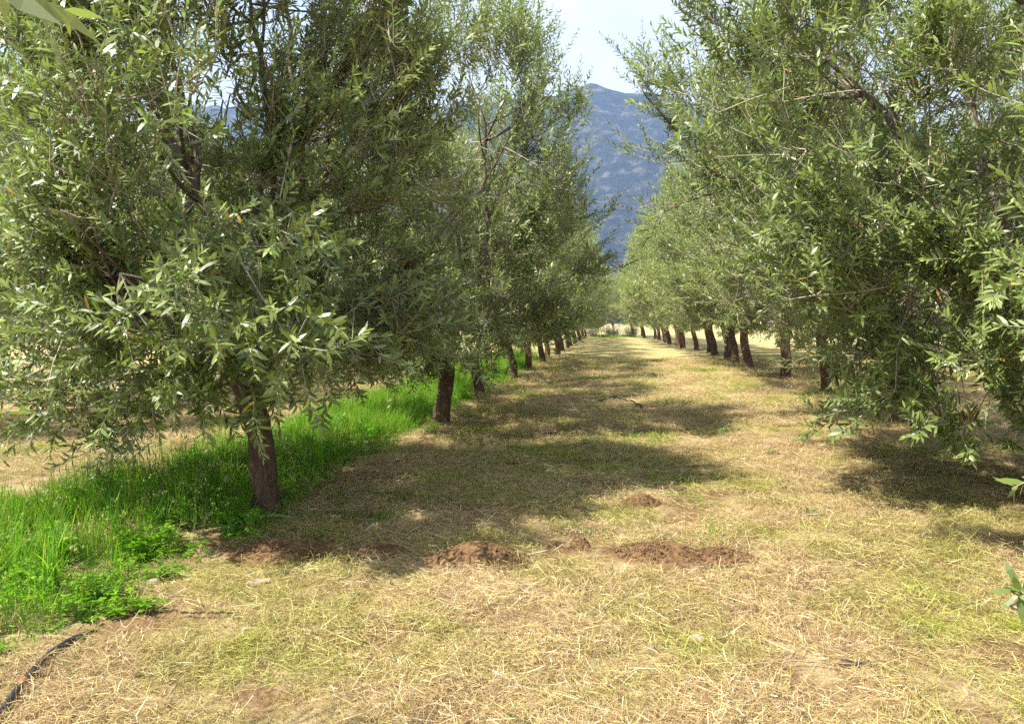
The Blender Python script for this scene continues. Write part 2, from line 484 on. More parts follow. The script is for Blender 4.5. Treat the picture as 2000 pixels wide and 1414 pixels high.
        for k in range(len(tt)):
            o = np.array([math.cos(th[k]), math.sin(th[k]), 0])
            up = np.interp(tt[k], [0, .12, .35, .6, 1], [-.25, .15, .60, 1.2, 2.2]) + rng.normal(0, .25)
            g = o * np.interp(tt[k], [0, .6, 1], [1, .8, .45]) + np.array([0, 0, up])
            s.cluster(C[k], g, tt[k], int(rng.integers(6, 10)))
        for (p, g, t_, nsh, ln) in extra:
            s.cluster(np.array(p, float), np.array(g, float), t_, nsh, ln)

    def _limb(s, pl, r0, th, env, base_z, skel, subs=9):
        rng = s.rng; a = Acc()
        n = len(pl)
        a.add(*tube(pl, np.linspace(r0, r0 * .3, n), 9, .10, rng))
        skel.append(pl)
        for q in range(subs):
            i0 = int(rng.integers(n // 3, n - 1)); st = pl[i0]
            th2 = th + rng.normal(0, .9); ln = rng.uniform(.7, 1.5)
            z2 = st[2] + ln * rng.uniform(.1, .9)
            d = np.array([math.cos(th2), math.sin(th2), 0]) * ln * .8
            end = np.array([st[0] + d[0], st[1] + d[1], min(z2, s.H * .93)])
            p2 = bez(st, (st + end) / 2 + rng.normal(0, .12, 3) + [0, 0, -.1], end, 8)
            a.add(*tube(p2, np.linspace(r0 * (1 - .6 * i0 / n) * .55, .008, 8), 6, .1, rng))
            skel.append(p2)
        s.limbs.append(a)

    def cluster(s, p, g, t, nsh, ln=None):
        rng = s.rng; tm = s.tm
        g = nrm(g)
        tiny = ln is not None and ln < .2
        base = p if tiny else p - g * rng.uniform(.25, .45)
        d2 = ((s.skel - base) ** 2).sum(1); kk = np.argsort(d2)[:4]
        root = s.skel[kk[int(rng.integers(0, 4))]]
        tc_ = bez(root, (root + base) / 2 + rng.normal(0, .14, 3) + [0, 0, -.06], base, 6)
        s.tw.add(*tube(tc_, np.linspace(.009, .0045, 6), s.ts, 0, None, False))
        ycl = rng.uniform() < .05
        for q in range(nsh):
            L0 = ln * rng.uniform(.75, 1.15) if ln else rng.uniform(.22, .50) * (1 + 1.6 * max(0, t - .5))
            d = nrm(g + rng.normal(0, .42, 3))
            st = base + g * rng.uniform(0, .25) + rng.normal(0, .07, 3) if q % 2 and not tiny else base + rng.normal(0, .008, 3) if tiny else tc_[int(rng.integers(2, 6))] + rng.normal(0, .03, 3)
            bend = np.array([0, 0, (-.30 if rng.uniform() < .35 else .22) if t < .2 else .22 if t > .45 else .12]) * L0 + rng.normal(0, .06, 3)
            npt = 4 if s.six else 3
            pts = bez(st, st + d * L0 * .5, st + d * L0 + bend, npt)
            s.tw.add(*tube(pts, np.linspace(.0044, .0016, npt), s.ts, 0, None, False))
            if q % 2: s.tw.add(*tube(np.array([base, st]), .0045, s.ts, 0, None, False))
            n = max(4, int(L0 / s.step))
            u = np.clip((np.arange(n) + rng.uniform(0, .6, n)) / n, 0, 1) ** .75
            u = .04 + .96 * u
            uu = u[:, None]
            P = (1 - uu) ** 2 * pts[0] + 2 * uu * (1 - uu) * (st + d * L0 * .5) + uu * uu * pts[-1]
            ax = nrm(2 * (1 - uu) * d * L0 * .5 + 2 * uu * (pts[-1] - st - d * L0 * .5))
            ref = nrm(rng.normal(0, 1, 3))
            A = nrm(np.cross(ax, ref)); B = np.cross(ax, A)
            for sgn in (1, -1):
                alt = (np.arange(n) % 2)[:, None]
                sd = sgn * np.where(alt == 0, A, B) + rng.normal(0, .22, (n, 3))
                open_ = np.interp(u, [0, .85, 1], [1.6, 1.25, .45])[:, None] * rng.uniform(.7, 1.35, (n, 1))
                D = nrm(ax + sd * open_ + np.array([0, 0, -.08]))
                Nn = ax + np.array([0, 0, .55]) + rng.normal(0, .3, (n, 3))
                Nn = Nn - (Nn * D).sum(1, keepdims=True) * D
                keep = rng.uniform(0, 1, n) < .93
                Ln = s.leaf * rng.uniform(.62, 1.18, n) * np.interp(u, [0, .2, .8, 1], [.8, 1, .95, .6])
                Wd = Ln * rng.uniform(.21, .28, n)
                v = rng.uniform(.5, 1.45, (n, 1))
                c0 = tm * (np.array([.148, .194, .046]) * v + np.array([.02, .016, .003]) * rng.normal(0, 1, (n, 1)))
                young = (np.clip((u - .72) / .28, 0, 1) * rng.uniform(.2, 1.0))[:, None]
                c1 = c0 * (1 - young) + np.array([.31, .38, .10]) * young
                ye = rng.uniform(0, 1, n) < (s.yel * (8 if ycl else 1)) * (u < .6)
                c1 = np.where(ye[:, None], np.array([.42, .27, .05]) * rng.uniform(.6, 1.1, (n, 1)), c1)
                s.leafP.append(P[keep]); s.leafD.append(D[keep]); s.leafN.append(nrm(Nn)[keep]); s.leafL.append(Ln[keep]); s.leafW.append(Wd[keep])
                s.leafC.append(np.clip(c1, .012, .8)[keep])

    def meshes(s, nm):
        s.leafP, s.leafD, s.leafN, s.leafC = (np.vstack(a) for a in (s.leafP, s.leafD, s.leafN, s.leafC))
        s.leafL = np.concatenate(s.leafL); s.leafW = np.concatenate(s.leafW)
        s.curv = s.rng.uniform(-.05, .16, len(s.leafL))

    def leaves(s, sel, six=None):
        return leaf_arrays(s.leafP[sel], s.leafD[sel], s.leafN[sel], s.leafL[sel], s.leafW[sel], s.curv[sel], s.leafC[sel], s.six if six is None else six)

LEAF_TINTS = [(.08, .105, .025), (.12, .16, .038), (.165, .215, .05), (.23, .30, .07), (.32, .40, .10), (.52, .33, .05)]
def unit_leaf(tint):
    V, T, C = leaf_arrays(np.zeros((1, 3)), np.array([[1., 0, 0]]), np.array([[0, 0, 1.]]), np.array([1.]), np.array([1.]), np.array([.06]), np.array([tint]))
    V[:, 2] *= .35
    return mesh_arr('leaf', V, T, M['leaf'], C)
UNIT = [unit_leaf(t) for t in LEAF_TINTS]

cy_, sy_ = math.cos(R(7.32)), math.sin(R(7.32))
def in_view(W):
    """points in front of the camera and inside its picture, with their distance"""
    q = W - np.array([0, 0, 1.6])
    f = -sy_ * q[:, 0] + cy_ * q[:, 1]; r = cy_ * q[:, 0] + sy_ * q[:, 1]
    f2 = f * .9986 - q[:, 2] * .052; u = q[:, 2] * .9986 + f * .052
    return (f2 > .3) & (np.abs(r) < .66 * f2) & (np.abs(u) < .465 * f2), f2

def build_tree(tree, loc, n_leaf=0):
    """a tree as a thing: trunk > limbs, twigs, foliage, and the leaves that show largest one by one"""
    root = empty('olive_tree', loc)
    tr = add_obj('trunk', mesh_arr('trunk', *tree.trunk, M['trunk'], smooth=True), root)
    for a in tree.limbs:
        add_obj('limb', a.mesh('limb', M['limb'], True, False), tr)
    tag(add_obj('twigs', tree.tw.mesh('twigs', M['twig'], True, False), root), kind='stuff')
    tree.meshes('x')
    sel = np.ones(len(tree.leafP), bool)
    if n_leaf:
        W = tree.leafP + np.array(loc)
        ok, dist = in_view(W)
        score = np.where(ok, tree.leafL / np.maximum(dist, .3), 0)
        # the biggest in view that nothing of this tree hides: nearest of each direction cell
        big = np.argsort(-score)[:n_leaf * 14]; big = big[score[big] > 0]
        q = W[big] - np.array([0, 0, 1.6]); az = np.arctan2(q[:, 0], q[:, 1]); el = q[:, 2] / np.hypot(q[:, 0], q[:, 1])
        cell = {}
        for j in np.argsort(dist[big]):
            cell.setdefault((int(az[j] / .022), int(el[j] / .022)), big[j])
        pick = sorted(cell.values(), key=lambda j: -score[j])[:n_leaf]
        sel[pick] = False
        for j in pick:
            D = tree.leafD[j]; S = nrm(np.cross(tree.leafN[j], D)); Nn = np.cross(D, S)
            ln = float(tree.leafL[j]); wd = float(tree.leafW[j])
            ci = int(np.argmin([((np.array(t) - tree.leafC[j]) ** 2).sum() for t in LEAF_TINTS]))
            o = bpy.data.objects.new('leaf', UNIT[ci])
            mtx = Matrix(((D[0] * ln, S[0] * wd, Nn[0] * ln, tree.leafP[j][0]), (D[1] * ln, S[1] * wd, Nn[1] * ln, tree.leafP[j][1]), (D[2] * ln, S[2] * wd, Nn[2] * ln, tree.leafP[j][2]), (0, 0, 0, 1)))
            o.matrix_basis = mtx
            link(o, root)
    if tree.six:
        q = tree.leafP[:, :2] @ nrm(np.array(loc[:2])); near = q < np.quantile(q, .30)
        A = tree.leaves(sel & near, True); B = tree.leaves(sel & ~near, False)
        Vv = np.vstack([A[0], B[0]]); Tt = np.vstack([A[1], B[1] + len(A[0])]); Cc = np.vstack([A[2], B[2]])
    else:
        Vv, Tt, Cc = tree.leaves(sel)
    tag(add_obj('foliage', mesh_arr('foliage', Vv, Tt, M['leaf'], Cc), root), kind='stuff')
    return root

def copy_tree(src, loc, rz=0, s=1.0):
    def cp(o, parent):
        c_ = o.copy(); COL.objects.link(c_); c_.parent = parent
        for ch in o.children:
            if not ch.name.startswith('leaf'): cp(ch, c_)
        return c_
    r = cp(src, None)
    r.location = loc; r.rotation_euler = (0, 0, rz); r.scale = (s, s, s)
    return r

def at_ground(x, y): return (x, y, float(gh(x, y)))

ORD = ['first', 'second', 'third', 'fourth', 'fifth', 'sixth', 'seventh', 'eighth', 'ninth', 'tenth', 'eleventh', 'twelfth', 'thirteenth', 'fourteenth',
       'fifteenth', 'sixteenth', 'seventeenth', 'eighteenth', 'nineteenth', 'twentieth']
GL, GR, GL2, GR2 = 'olive trees of the row left of the alley', 'olive trees of the row right of the alley', 'olive trees of the outer left row', 'olive trees of the outer right row'

# --- the near trees, each its own
sk1 = lambda th: .42 * np.cos(th - 2.9 + math.pi) + .12
ex = [((.9, -.8, 1.0), (.5, -.3, -.6), .1, 4, .35), ((1.2, -.4, 1.2), (.6, -.2, -.4), .1, 5, .4), ((.6, -1.0, 1.1), (.3, -.6, -.4), .1, 4, .35), ((1.35, 0, 1.3), (.7, 0, -.3), .1, 5, .45), ((1.5, .3, 1.4), (.8, 0, 0), .1, 5, .45), ((1.1, -.7, 1.5), (.6, -.4, .1), .15, 5, .45),
      ((-.57, -1.4, 1.0), (-.2, -.8, -.4), .1, 5, .4), ((-1.2, -1.3, .95), (-.4, -.7, -.4), .1, 5, .4), ((-1.8, -1.0, .95), (-.7, -.5, -.4), .1, 5, .4), ((-.3, -1.5, 1.25), (0, -1, -.1), .1, 5, .45), ((.1, -1.5, 1.45), (0, -1, .2), .1, 5, .45), ((-1.0, -1.6, 1.2), (-.2, -.9, .1), .1, 5, .45),
      ((-1.6, -1.4, 1.3), (-.4, -.7, .2), .1, 5, .45), ((-2.2, -.6, 1.0), (-.8, -.3, -.3), .1, 5, .4), ((.5, -1.4, 1.7), (.2, -.9, .4), .2, 5, .45), ((-.6, -1.7, 1.6), (-.1, -.9, .3), .2, 5, .45), ((.0, -1.2, 1.2), (.1, -.9, .0), .1, 5, .4), ((.35, -1.1, 1.35), (.2, -.9, .1), .1, 5, .4)]
L1 = build_tree(Tree(11, H=6.6, Rd=2.15, clusters=430, low_more=.50, base_z=.70, leaf=.110, step=.0275, tr=.108, fork=1.12, lean=-.19, clean=-.04, off=(-.35, .30), front=.10, gather=.50, prof=(.66, .95, 1.0, .96, .86, .68, .46, .22), skirt=sk1, extra=ex), at_ground(-2.83, 6.02), 300)
tag(L1, 'large olive tree with bare brown trunk in bright green grass, nearest on the left', 'tree', GL)

L2 = build_tree(Tree(23, H=6.3, Rd=2.45, clusters=400, low_more=.30, gather=.65, base_z=.90, leaf=.112, step=.033, six=False, tr=.125, fork=1.2, lean=.04, clean=.05), at_ground(-2.57, 11.56), 300)
tag(L2, 'olive tree with thick forked trunk at the mown edge, second trunk in the left row', 'tree', GL)

ex = []
rx = np.random.default_rng(16)
for k in range(34):
    xa = rx.uniform(-2.75, .3); ya = -rx.uniform(.5, 1.9) * (1 - .22 * max(0, -xa - 1))
    ex.append(((xa, ya, rx.uniform(.52, 1.40)), (-.6 if xa < -1 else -.1, -.6, rx.uniform(-.5, .25)), .12, 6, .36))
R1 = build_tree(Tree(37, H=6.8, Rd=2.5, clusters=460, low_more=.40, gather=.4, extra=ex, base_z=.45, leaf=.112, step=.0285, tr=.14, fork=1.1, clean=-.05, off=(-.5, -.1), prof=(.62, .86, .95, 1.0, 1.0, .85, .60, .28)), at_ground(4.45, 8.1), 300)
tag(R1, 'big olive tree on the right whose low branches hang almost to the straw', 'tree', GR)

ex = []
for k, (p, g) in enumerate([((-4.45, -1.2, 5.6), (-.8, 0, 1)), ((-4.2, -1.1, 5.1), (-.8, 0, 1)), ((-3.9, -1.1, 4.9), (-.7, .2, 1)), ((-3.7, -1.0, 5.5), (-.7, 0, 1.2)), ((-3.5, -.9, 4.6), (-.6, 0, 1)), ((-3.3, -.8, 5.2), (-.5, 0, 1.2)),
                            ((-4.5, -1.1, 4.3), (-1, 0, .5)), ((-4.1, -1.0, 4.1), (-1, 0, .4)), ((-4.3, -1.2, 3.2), (-1, 0, -.1)), ((-3.9, -1.0, 3.4), (-1, 0, .2)), ((-3.5, -.9, 3.2), (-1, 0, 0)), ((-3.3, -.6, 3.9), (-.9, 0, .5)), ((-3.0, -.6, 4.4), (-.6, 0, 1)), ((-2.8, -.6, 3.6), (-.9, 0, .3))]):
    ex.append((p, g, .6, 5, .62))
rx = np.random.default_rng(15)
for k in range(34):
    z = rx.uniform(3.0, 6.3); xa = -rx.uniform(2.2, 3.4 + .9 * (z - 3) / 3.3 * (z > 4) + (.6 if z < 4 else 0))
    ex.append(((xa, rx.normal(-.7, .4), z), (-.7, rx.normal(0, .3), .25 + .25 * (z - 3)), .6, 5, .6))
reach = [([(-.1, 0, 1.3), (-1.2, -.3, 2.6), (-2.4, -.7, 3.78), (-3.1, -.85, 3.84), (-3.7, -1.0, 4.45), (-4.3, -1.15, 5.2)], .055), ([(-2.6, -.7, 3.8), (-3.3, -.8, 3.55), (-3.9, -1.0, 3.3)], .02)]
R2 = build_tree(Tree(41, H=7.8, Rd=2.75, clusters=420, low_more=.2, gather=.65, base_z=1.4, leaf=.110, step=.033, six=False, tr=.14, fork=1.15, clean=-.06, extra=ex, reach=reach), at_ground(4.7, 12.8), 300)
tag(R2, 'olive tree with a long limb arching up leftwards over the alley against the mountain', 'tree', GR)

# --- the two trees beside the camera: only branch ends reach into the picture
ex = [((1.66, .70, 2.06), (1, .5, .1), .4, 2, .22), ((1.60, .8, 2.12), (1, .2, .3), .4, 2, .2), ((1.60, .72, 1.92), (.4, .3, -.8), .3, 2, .2)]
L0t = Tree(53, H=4.0, Rd=1.05, clusters=70, base_z=1.1, leaf=.09, tr=.11, lean=-.1, clean=-.1, six=False, extra=ex, reach=[([(-.1, 0, 1.1), (.5, .25, 1.7), (1.0, .45, 2.05), (1.3, .6, 2.1)], .012)])
L0 = build_tree(L0t, at_ground(-2.6, .3), 60)
tag(L0, 'olive branch ends hanging in at the top left corner, closest to the viewer', 'tree', GL)

ex = [((-3.43, -1.3, .73), (-.25, 0, 1), .3, 3, .13), ((-3.06, -.7, 1.02), (-.7, 0, -.5), .3, 3, .12), ((-2.7, .3, 1.9), (-1, -.2, .3), .2, 6, .45), ((-2.75, .2, 2.3), (-1, -.2, .5), .3, 6, .45),
      ((-2.4, -.2, 1.5), (-1, -.3, .2), .1, 6, .4), ((-2.5, .1, 2.0), (-1, -.3, .4), .2, 6, .45), ((-2.3, .5, 1.3), (-1, -.3, .1), .1, 6, .4), ((-2.5, .6, 1.7), (-1, -.3, .3), .1, 6, .4), ((-2.4, .4, 2.6), (-1, -.3, .6), .4, 6, .45)]
for k in range(16):  # unseen boughs overhead, added to throw shade on the straw at right
    a_ = rx.uniform(0, 1)
    ex.append(((-4.75 + rx.uniform(-.1, .85), rx.uniform(0, .45) + (1.25 if k > 9 else 0), rx.uniform(4.25, 4.75)), (-.8, rx.normal(0, .5), .3), .4, 5, .5))
R0t = Tree(67, H=5.6, Rd=1.95, clusters=290, gather=.5, base_z=.9, leaf=.100, step=.028, tr=.13, clean=-.04, extra=ex, reach=[([(-.1, 0, 1.1), (-1.2, -.4, 1.3), (-2.4, -.95, .95), (-3.0, -1.25, .72), (-3.36, -1.3, .70)], .010), ([(-1.2, -.4, 1.3), (-2.3, -.6, 1.25), (-3.0, -.68, 1.08)], .006), ([(-.1, 0, 1.15), (-1.0, .1, 3.0), (-2.4, .2, 4.3), (-3.6, .2, 4.5), (-4.5, .2, 4.3)], .045), ([(-2.4, .2, 4.3), (-3.4, .8, 4.5), (-4.2, 1.4, 4.3)], .02)])  # last two reach limbs are added, out of view, to carry the shading boughs
R0 = build_tree(R0t, at_ground(4.75, 3.9), 200)
tag(R0, 'olive boughs with large leaves reaching in from the right edge', 'tree', GR)

# --- kinds that repeat down the rows
mids = [Tree(100 + k, H=6.8, Rd=2.65, clusters=(370, 360, 365)[k], base_z=(1.15, 1.1, 1.2)[k], gather=.7, leaf=.130, step=.041, six=False, tr=.118, fork=1.28, lean=(-.15, .05, -.12)[k], clean=-.03, yellow=.02, tint=((1.1, 1.05, .95), (1, 1, 1), (1.15, 1.08, .9))[k], prof=(.45, .75, .98, 1.0, .96, .82, .58, .28)) for k in range(3)]
fars = [Tree(200 + k, H=6.8, Rd=(2.6, 2.8)[k], clusters=320, base_z=1.15, leaf=.17, step=.062, six=False, tr=.125, fork=1.3, lean=-.15, clean=-.05, yellow=.02, tint=((1.3, 1.2, .95), (1.15, 1.1, 1.0))[k]) for k in range(2)]
src = {}
def place(kinds, key, loc, rz, s):
    if key not in src:
        src[key] = build_tree(kinds[key[1]], loc)
        src[key].rotation_euler = (0, 0, rz); src[key].scale = (s, s, s)
        return src[key]
    return copy_tree(src[key], loc, rz, s)

rt = random.Random(4)
def row(spots, first, label, group, big=1.0):
    for k, (x, y) in enumerate(spots):
        far = y > 31
        key = ('far', rt.randrange(2)) if far else ('mid', (k + first) % 3)
        o = place(fars if far else mids, key, at_ground(x, y), rt.uniform(-.6, .6), (big + (.08 if big > 1 and y > 36 else 0)) * rt.uniform(.84, 1.10))
        tag(o, label % ORD[min(k + first, 19)], 'tree', group)

row([(-2.74, 15.96), (-2.55, 20.4), (-2.7, 25.0), (-2.6, 29.6), (-2.75, 34.2), (-2.6, 38.7), (-2.7, 43.3), (-2.6, 48), (-2.7, 52.5), (-2.6, 57), (-2.7, 61.6), (-2.6, 66), (-2.7, 70.6), (-2.6, 75), (-2.7, 79.5), (-2.6, 84)],
    2, 'olive tree, %s trunk counted from the viewer in the left row', GL, .95)
row([(4.8, 17.4), (4.92, 22.3), (4.7, 26.5), (4.9, 30.3), (5.15, 33.8), (5.1, 38), (5.4, 41.9), (5.0, 44.9), (4.6, 48.4), (4.7, 53), (4.45, 57.5), (4.6, 62), (4.7, 66.5), (4.6, 71), (4.5, 75.3), (3.6, 80), (2.6, 84.5)],
    3, 'olive tree, %s counted from the right edge in the right row', GR, 1.16)
row([(-10.1, 9.2), (-10.0, 13.8), (-10.2, 18.3), (-10.0, 23), (-10.1, 27.6), (-10.1, 32), (-10.1, 36.6)], 0, 'olive tree seen through the left row, %s of the row behind it', GL2)
row([(-17.4, 20), (-17.5, 24.5), (-17.3, 29)], 0, 'olive tree glimpsed at the far left edge, %s of the farthest row', 'olive trees of the farthest left row')
row([(12.1, 22.5), (12.2, 27.5), (12.0, 32), (12.1, 36), (12.1, 40.2), (12.0, 45), (12.2, 50)], 0, 'olive tree seen under the right row, %s of the row behind it', GR2)

# ------------------------------------------------------------------ ground cover (scattered: nobody could count it)
def scatter(name, P, rot, scl, idx, clumps, kind='stuff'):
    """one object whose clumps stand on the points P"""
    col = bpy.data.collections.new(name + '_clumps')
    for k, me in enumerate(clumps):
        col.objects.link(bpy.data.objects.new('%s_clump_%02d' % (name, k), me))
    me = bpy.data.meshes.new(name)
    n = len(P)
    me.vertices.add(n); me.vertices.foreach_set('co', np.ascontiguousarray(P, np.float32).ravel())
    for nm, ty, arr in (('rot', 'FLOAT_VECTOR', rot), ('scl', 'FLOAT_VECTOR', scl)):
        me.attributes.new(nm, ty, 'POINT').data.foreach_set('vector', np.ascontiguousarray(arr, np.float32).ravel())
    me.attributes.new('pick', 'INT', 'POINT').data.foreach_set('value', np.ascontiguousarray(idx, np.int32))
    o = add_obj(name, me)
    g = bpy.data.node_groups.new(name, 'GeometryNodeTree')
    g.interface.new_socket('Geometry', in_out='INPUT', socket_type='NodeSocketGeometry')
    g.interface.new_socket('Geometry', in_out='OUTPUT', socket_type='NodeSocketGeometry')
    gi = g.nodes.new('NodeGroupInput'); go = g.nodes.new('NodeGroupOutput')
    ip = g.nodes.new('GeometryNodeInstanceOnPoints'); ci = g.nodes.new('GeometryNodeCollectionInfo')
    ci.inputs['Collection'].default_value = col; ci.inputs['Separate Children'].default_value = True; ci.inputs['Reset Children'].default_value = True
    ip.inputs['Pick Instance'].default_value = True
    def attr(nm, ty):
        a = g.nodes.new('GeometryNodeInputNamedAttribute'); a.data_type = ty; a.inputs['Name'].default_value = nm
        return a.outputs['Attribute']
    er = g.nodes.new('FunctionNodeEulerToRotation')
    g.links.new(attr('rot', 'FLOAT_VECTOR'), er.inputs[0])
    g.links.new(gi.outputs[0], ip.inputs['Points']); g.links.new(ci.outputs[0], ip.inputs['Instance'])
    g.links.new(attr('pick', 'INT'), ip.inputs['Instance Index']); g.links.new(er.outputs[0], ip.inputs['Rotation']); g.links.new(attr('scl', 'FLOAT_VECTOR'), ip.inputs['Scale'])
    g.links.new(ip.outputs[0], go.inputs[0])
    md = o.modifiers.new('scatter', 'NODES'); md.node_group = g
    return tag(o, kind=kind)

def ribbon(pts, w_, side):
    """flat ribbon along pts (k,3), widths w_, side vector"""
    pts = np.asarray(pts); k = len(pts); w_ = np.broadcast_to(np.asarray(w_, float), (k,))
    V = np.empty((2 * k, 3)); V[0::2] = pts - side * w_[:, None] / 2; V[1::2] = pts + side * w_[:, None] / 2
    i = np.arange(k - 1) * 2
    return V, np.vstack([np.stack([i, i + 1, i + 3], 1), np.stack([i, i + 3, i + 2], 1)])

rs = np.random.default_rng(77)
STRAW_COL = np.array([[.52, .385, .165], [.40, .265, .125], [.66, .53, .31], [.24, .145, .072], [.45, .39, .13], [.80, .74, .58]])
def straw_clump(n, rad, flat=1.0, long_=1.0):
    a = Acc(); flow = rs.uniform(0, 6.28)
    for k in range(n):
        r = rad * math.sqrt(rs.uniform()); th = rs.uniform(0, 6.283)
        ln = (rs.uniform(.02, .07) if k % 3 else rs.uniform(.07, .17) * long_)
        az = flow + rs.normal(0, 1.1); tilt = rs.normal(.03, .20) * flat
        z = abs(rs.normal(0, .014)) * flat + .003
        d = np.array([math.cos(az) * math.cos(tilt), math.sin(az) * math.cos(tilt), math.sin(tilt)])
        c0 = np.array([r * math.cos(th), r * math.sin(th), z])
        curve = rs.normal(0, .09) * ln * np.array([-math.sin(az), math.cos(az), .6 * rs.normal()])
        p0 = c0 - d * ln / 2; p2 = c0 + d * ln / 2
        for p in (p0, p2): p[2] = max(p[2], .001)
        mid = c0 + curve; mid[2] = max(mid[2], .004)
        roll = rs.uniform(-.9, .9)
        side = nrm(np.cross(d, [0, 0, 1.0])) * math.cos(roll) + np.array([0, 0, math.sin(roll)])
        V, T = ribbon([p0, mid, p2], np.array([.9, 1, .6]) * rs.choice([.0012, .0018, .0026, .0038], p=[.32, .36, .25, .07]), side)
        a.add(V, T, STRAW_COL[rs.choice(6, p=[.29, .25, .14, .17, .12, .03])] * rs.uniform(.75, 1.2))
    return a.mesh('straw', M['straw'])

GCOL = np.array([[.125, .28, .012], [.175, .34, .018], [.065, .17, .014], [.25, .36, .03], [.38, .36, .10]])
def grass_clump(n, rad, h0, h1, wid=.0042, lean=.45):
    a = Acc()
    for k in range(n):
        r = rad * math.sqrt(rs.uniform()); th = rs.uniform(0, 6.283); az = rs.uniform(0, 6.283); h = rs.uniform(h0, h1); l = abs(rs.normal(0, lean))
        p0 = np.array([r * math.cos(th), r * math.sin(th), -.01]); d = np.array([math.cos(az), math.sin(az), 0])
        p3 = p0 + d * h * l + np.array([0, 0, h * (1 - .35 * l)]); p1 = p0 + np.array([0, 0, h * .5]) + d * h * l * .2
        pts = bez(p0, p1, p3, 4)
        side = nrm(np.cross(d, [0, 0, 1.0]) + d * rs.normal(0, .5))
        V, T = ribbon(pts, np.array([.7, 1, .8, .12]) * wid * rs.uniform(.6, 1.5), side)
        a.add(V, T, GCOL[rs.choice(5, p=[.30, .24, .2, .15, .11])] * rs.uniform(.7, 1.3))
    return a.mesh('grass', M['grass'])

def clover_clump(n, rad, h0, h1, size=.02):
    a = Acc()
    for k in range(n):
        r = rad * math.sqrt(rs.uniform()); th = rs.uniform(0, 6.283)
        top = np.array([r * math.cos(th), r * math.sin(th), rs.uniform(h0, h1)])
        foot = top * [.75, .75, 0]
        V, T = ribbon([foot, (foot + top) / 2 + rs.normal(0, .008, 3), top], .0022, nrm(rs.normal(0, 1, 3)))
        a.add(V, T, GCOL[2])
        m_ = int(rs.integers(3, 7)); a0 = rs.uniform(0, 6.28); sz = size * rs.uniform(.7, 1.3); cc = GCOL[rs.choice(4)] * rs.uniform(.85, 1.25)
        az = a0 + np.arange(m_) * 6.283 / m_
        D = np.stack([np.cos(az), np.sin(az), rs.normal(.15, .25, m_)], 1); D = nrm(D)
        Nn = np.tile(np.array([[0, 0, 1.]]), (m_, 1)) + rs.normal(0, .25, (m_, 3)); Nn = nrm(Nn - (Nn * D).sum(1, keepdims=True) * D)
        P = top + D * .002 + np.stack([np.zeros(m_), np.zeros(m_), -rs.uniform(0, .02, m_)], 1)
        V, T, C = leaf_arrays(P, D, Nn, np.full(m_, sz), np.full(m_, sz * .55), np.full(m_, .15), np.tile(cc, (m_, 1)))
        a.add(V, T, cc)
    return a.mesh('clover', M['grass'])

MOUNDS = [  # x, y, half width, half depth, height
    (-2.24, 4.98, .40, .27, .09), (-1.56, 5.02, .27, .17, .08), (-.83, 4.86, .32, .21, .13), (.36, 5.16, .40, .25, .115), (.77, 5.20, .28, .19, .075),
    (-.20, 5.42, .085, .07, .085), (.29, 6.72, .20, .15, .10), (-3.72, 4.82, .26, .2, .12)]
def on_mound(x, y, grow=1.0):
    m = np.zeros(len(x), bool)
    for mx_, my_, a, b, h in MOUNDS: m |= ((x - mx_) / (a * grow)) ** 2 + ((y - my_) / (b * grow)) ** 2 < 1
    return m

def edge(y):   # where the mower stopped: grass to the left of this line
    return -2.78 + .10 * np.sin(1.3 * y + .6) + .06 * np.sin(3.7 * y) + .13 * np.clip((5 - y) / 1.2, 0, 1) * np.sin(y * 2.2)

def area(rng, x0, x1, y0, y1, dens):
    n = int((x1 - x0) * (y1 - y0) * dens)
    return np.stack([rng.uniform(x0, x1, n), rng.uniform(y0, y1, n)], 1)

def vis(p, pad=.6):
    f = -sy_ * p[:, 0] + cy_ * p[:, 1]; r = cy_ * p[:, 0] + sy_ * p[:, 1]
    return np.abs(r) < .68 * f + pad

def lay(name, p, rng, clumps, s0, s1, sz=1.0, tilt=.08, lift=0.0, pick=None):
    n = len(p)
    rot = np.stack([rng.normal(0, tilt, n), rng.normal(0, tilt, n), rng.uniform(0, 6.283, n)], 1)
    s = rng.uniform(1, 1, n) * rng.uniform(s0, s1, n)
    scl = np.stack([s, s, s * sz * rng.uniform(.7, 1.3, n)], 1)
    P = np.column_stack([p, gh(p[:, 0], p[:, 1]) + lift])
    return P, rot, scl, rng.integers(0, len(clumps), n) if pick is None else pick

def cat(parts): return [np.concatenate(a) for a in zip(*parts)]

gr_ = np.random.default_rng(9)
straws = [straw_clump(260, .20, 1.0, .85) for _ in range(5)] + [straw_clump(200, .21, 2.4, 1.1) for _ in range(3)]
parts = []
def straw_zone(x0, x1, y0, y1, dens, s0, s1, sz):
    p = area(gr_, x0, x1, y0, y1, dens); p = p[vis(p)]
    nf = np.array([noise.noise(Vector((a * .9, b * .9, 4.0))) for a, b in p]) if len(p) else np.zeros(0)
    keep = gr_.uniform(0, 1, len(p)) < np.clip(.90 + 1.4 * nf, .28, 1)
    left = p[:, 0] < edge(p[:, 1]); strip = left & (p[:, 0] > -4.75) & (p[:, 1] < 33)
    keep &= ~strip | (gr_.uniform(0, 1, len(p)) < .12)
    keep &= ~on_mound(p[:, 0], p[:, 1], 1.22)
    p = p[keep]
    parts.append(lay('', p, gr_, straws, s0, s1, sz))
straw_zone(-5.0, 6.0, 2.2, 7.0, 72, .75, 1.15, 1.0)
straw_zone(-10.0, 9.0, 7.0, 14.0, 30, 1.0, 1.5, .9)
straw_zone(-14.0, 17.0, 14.0, 34.0, 9, 1.6, 2.6, .7)
P_, R_, S_, I_ = cat(parts)
scatter('mown_straw', P_, R_, S_, I_, straws)

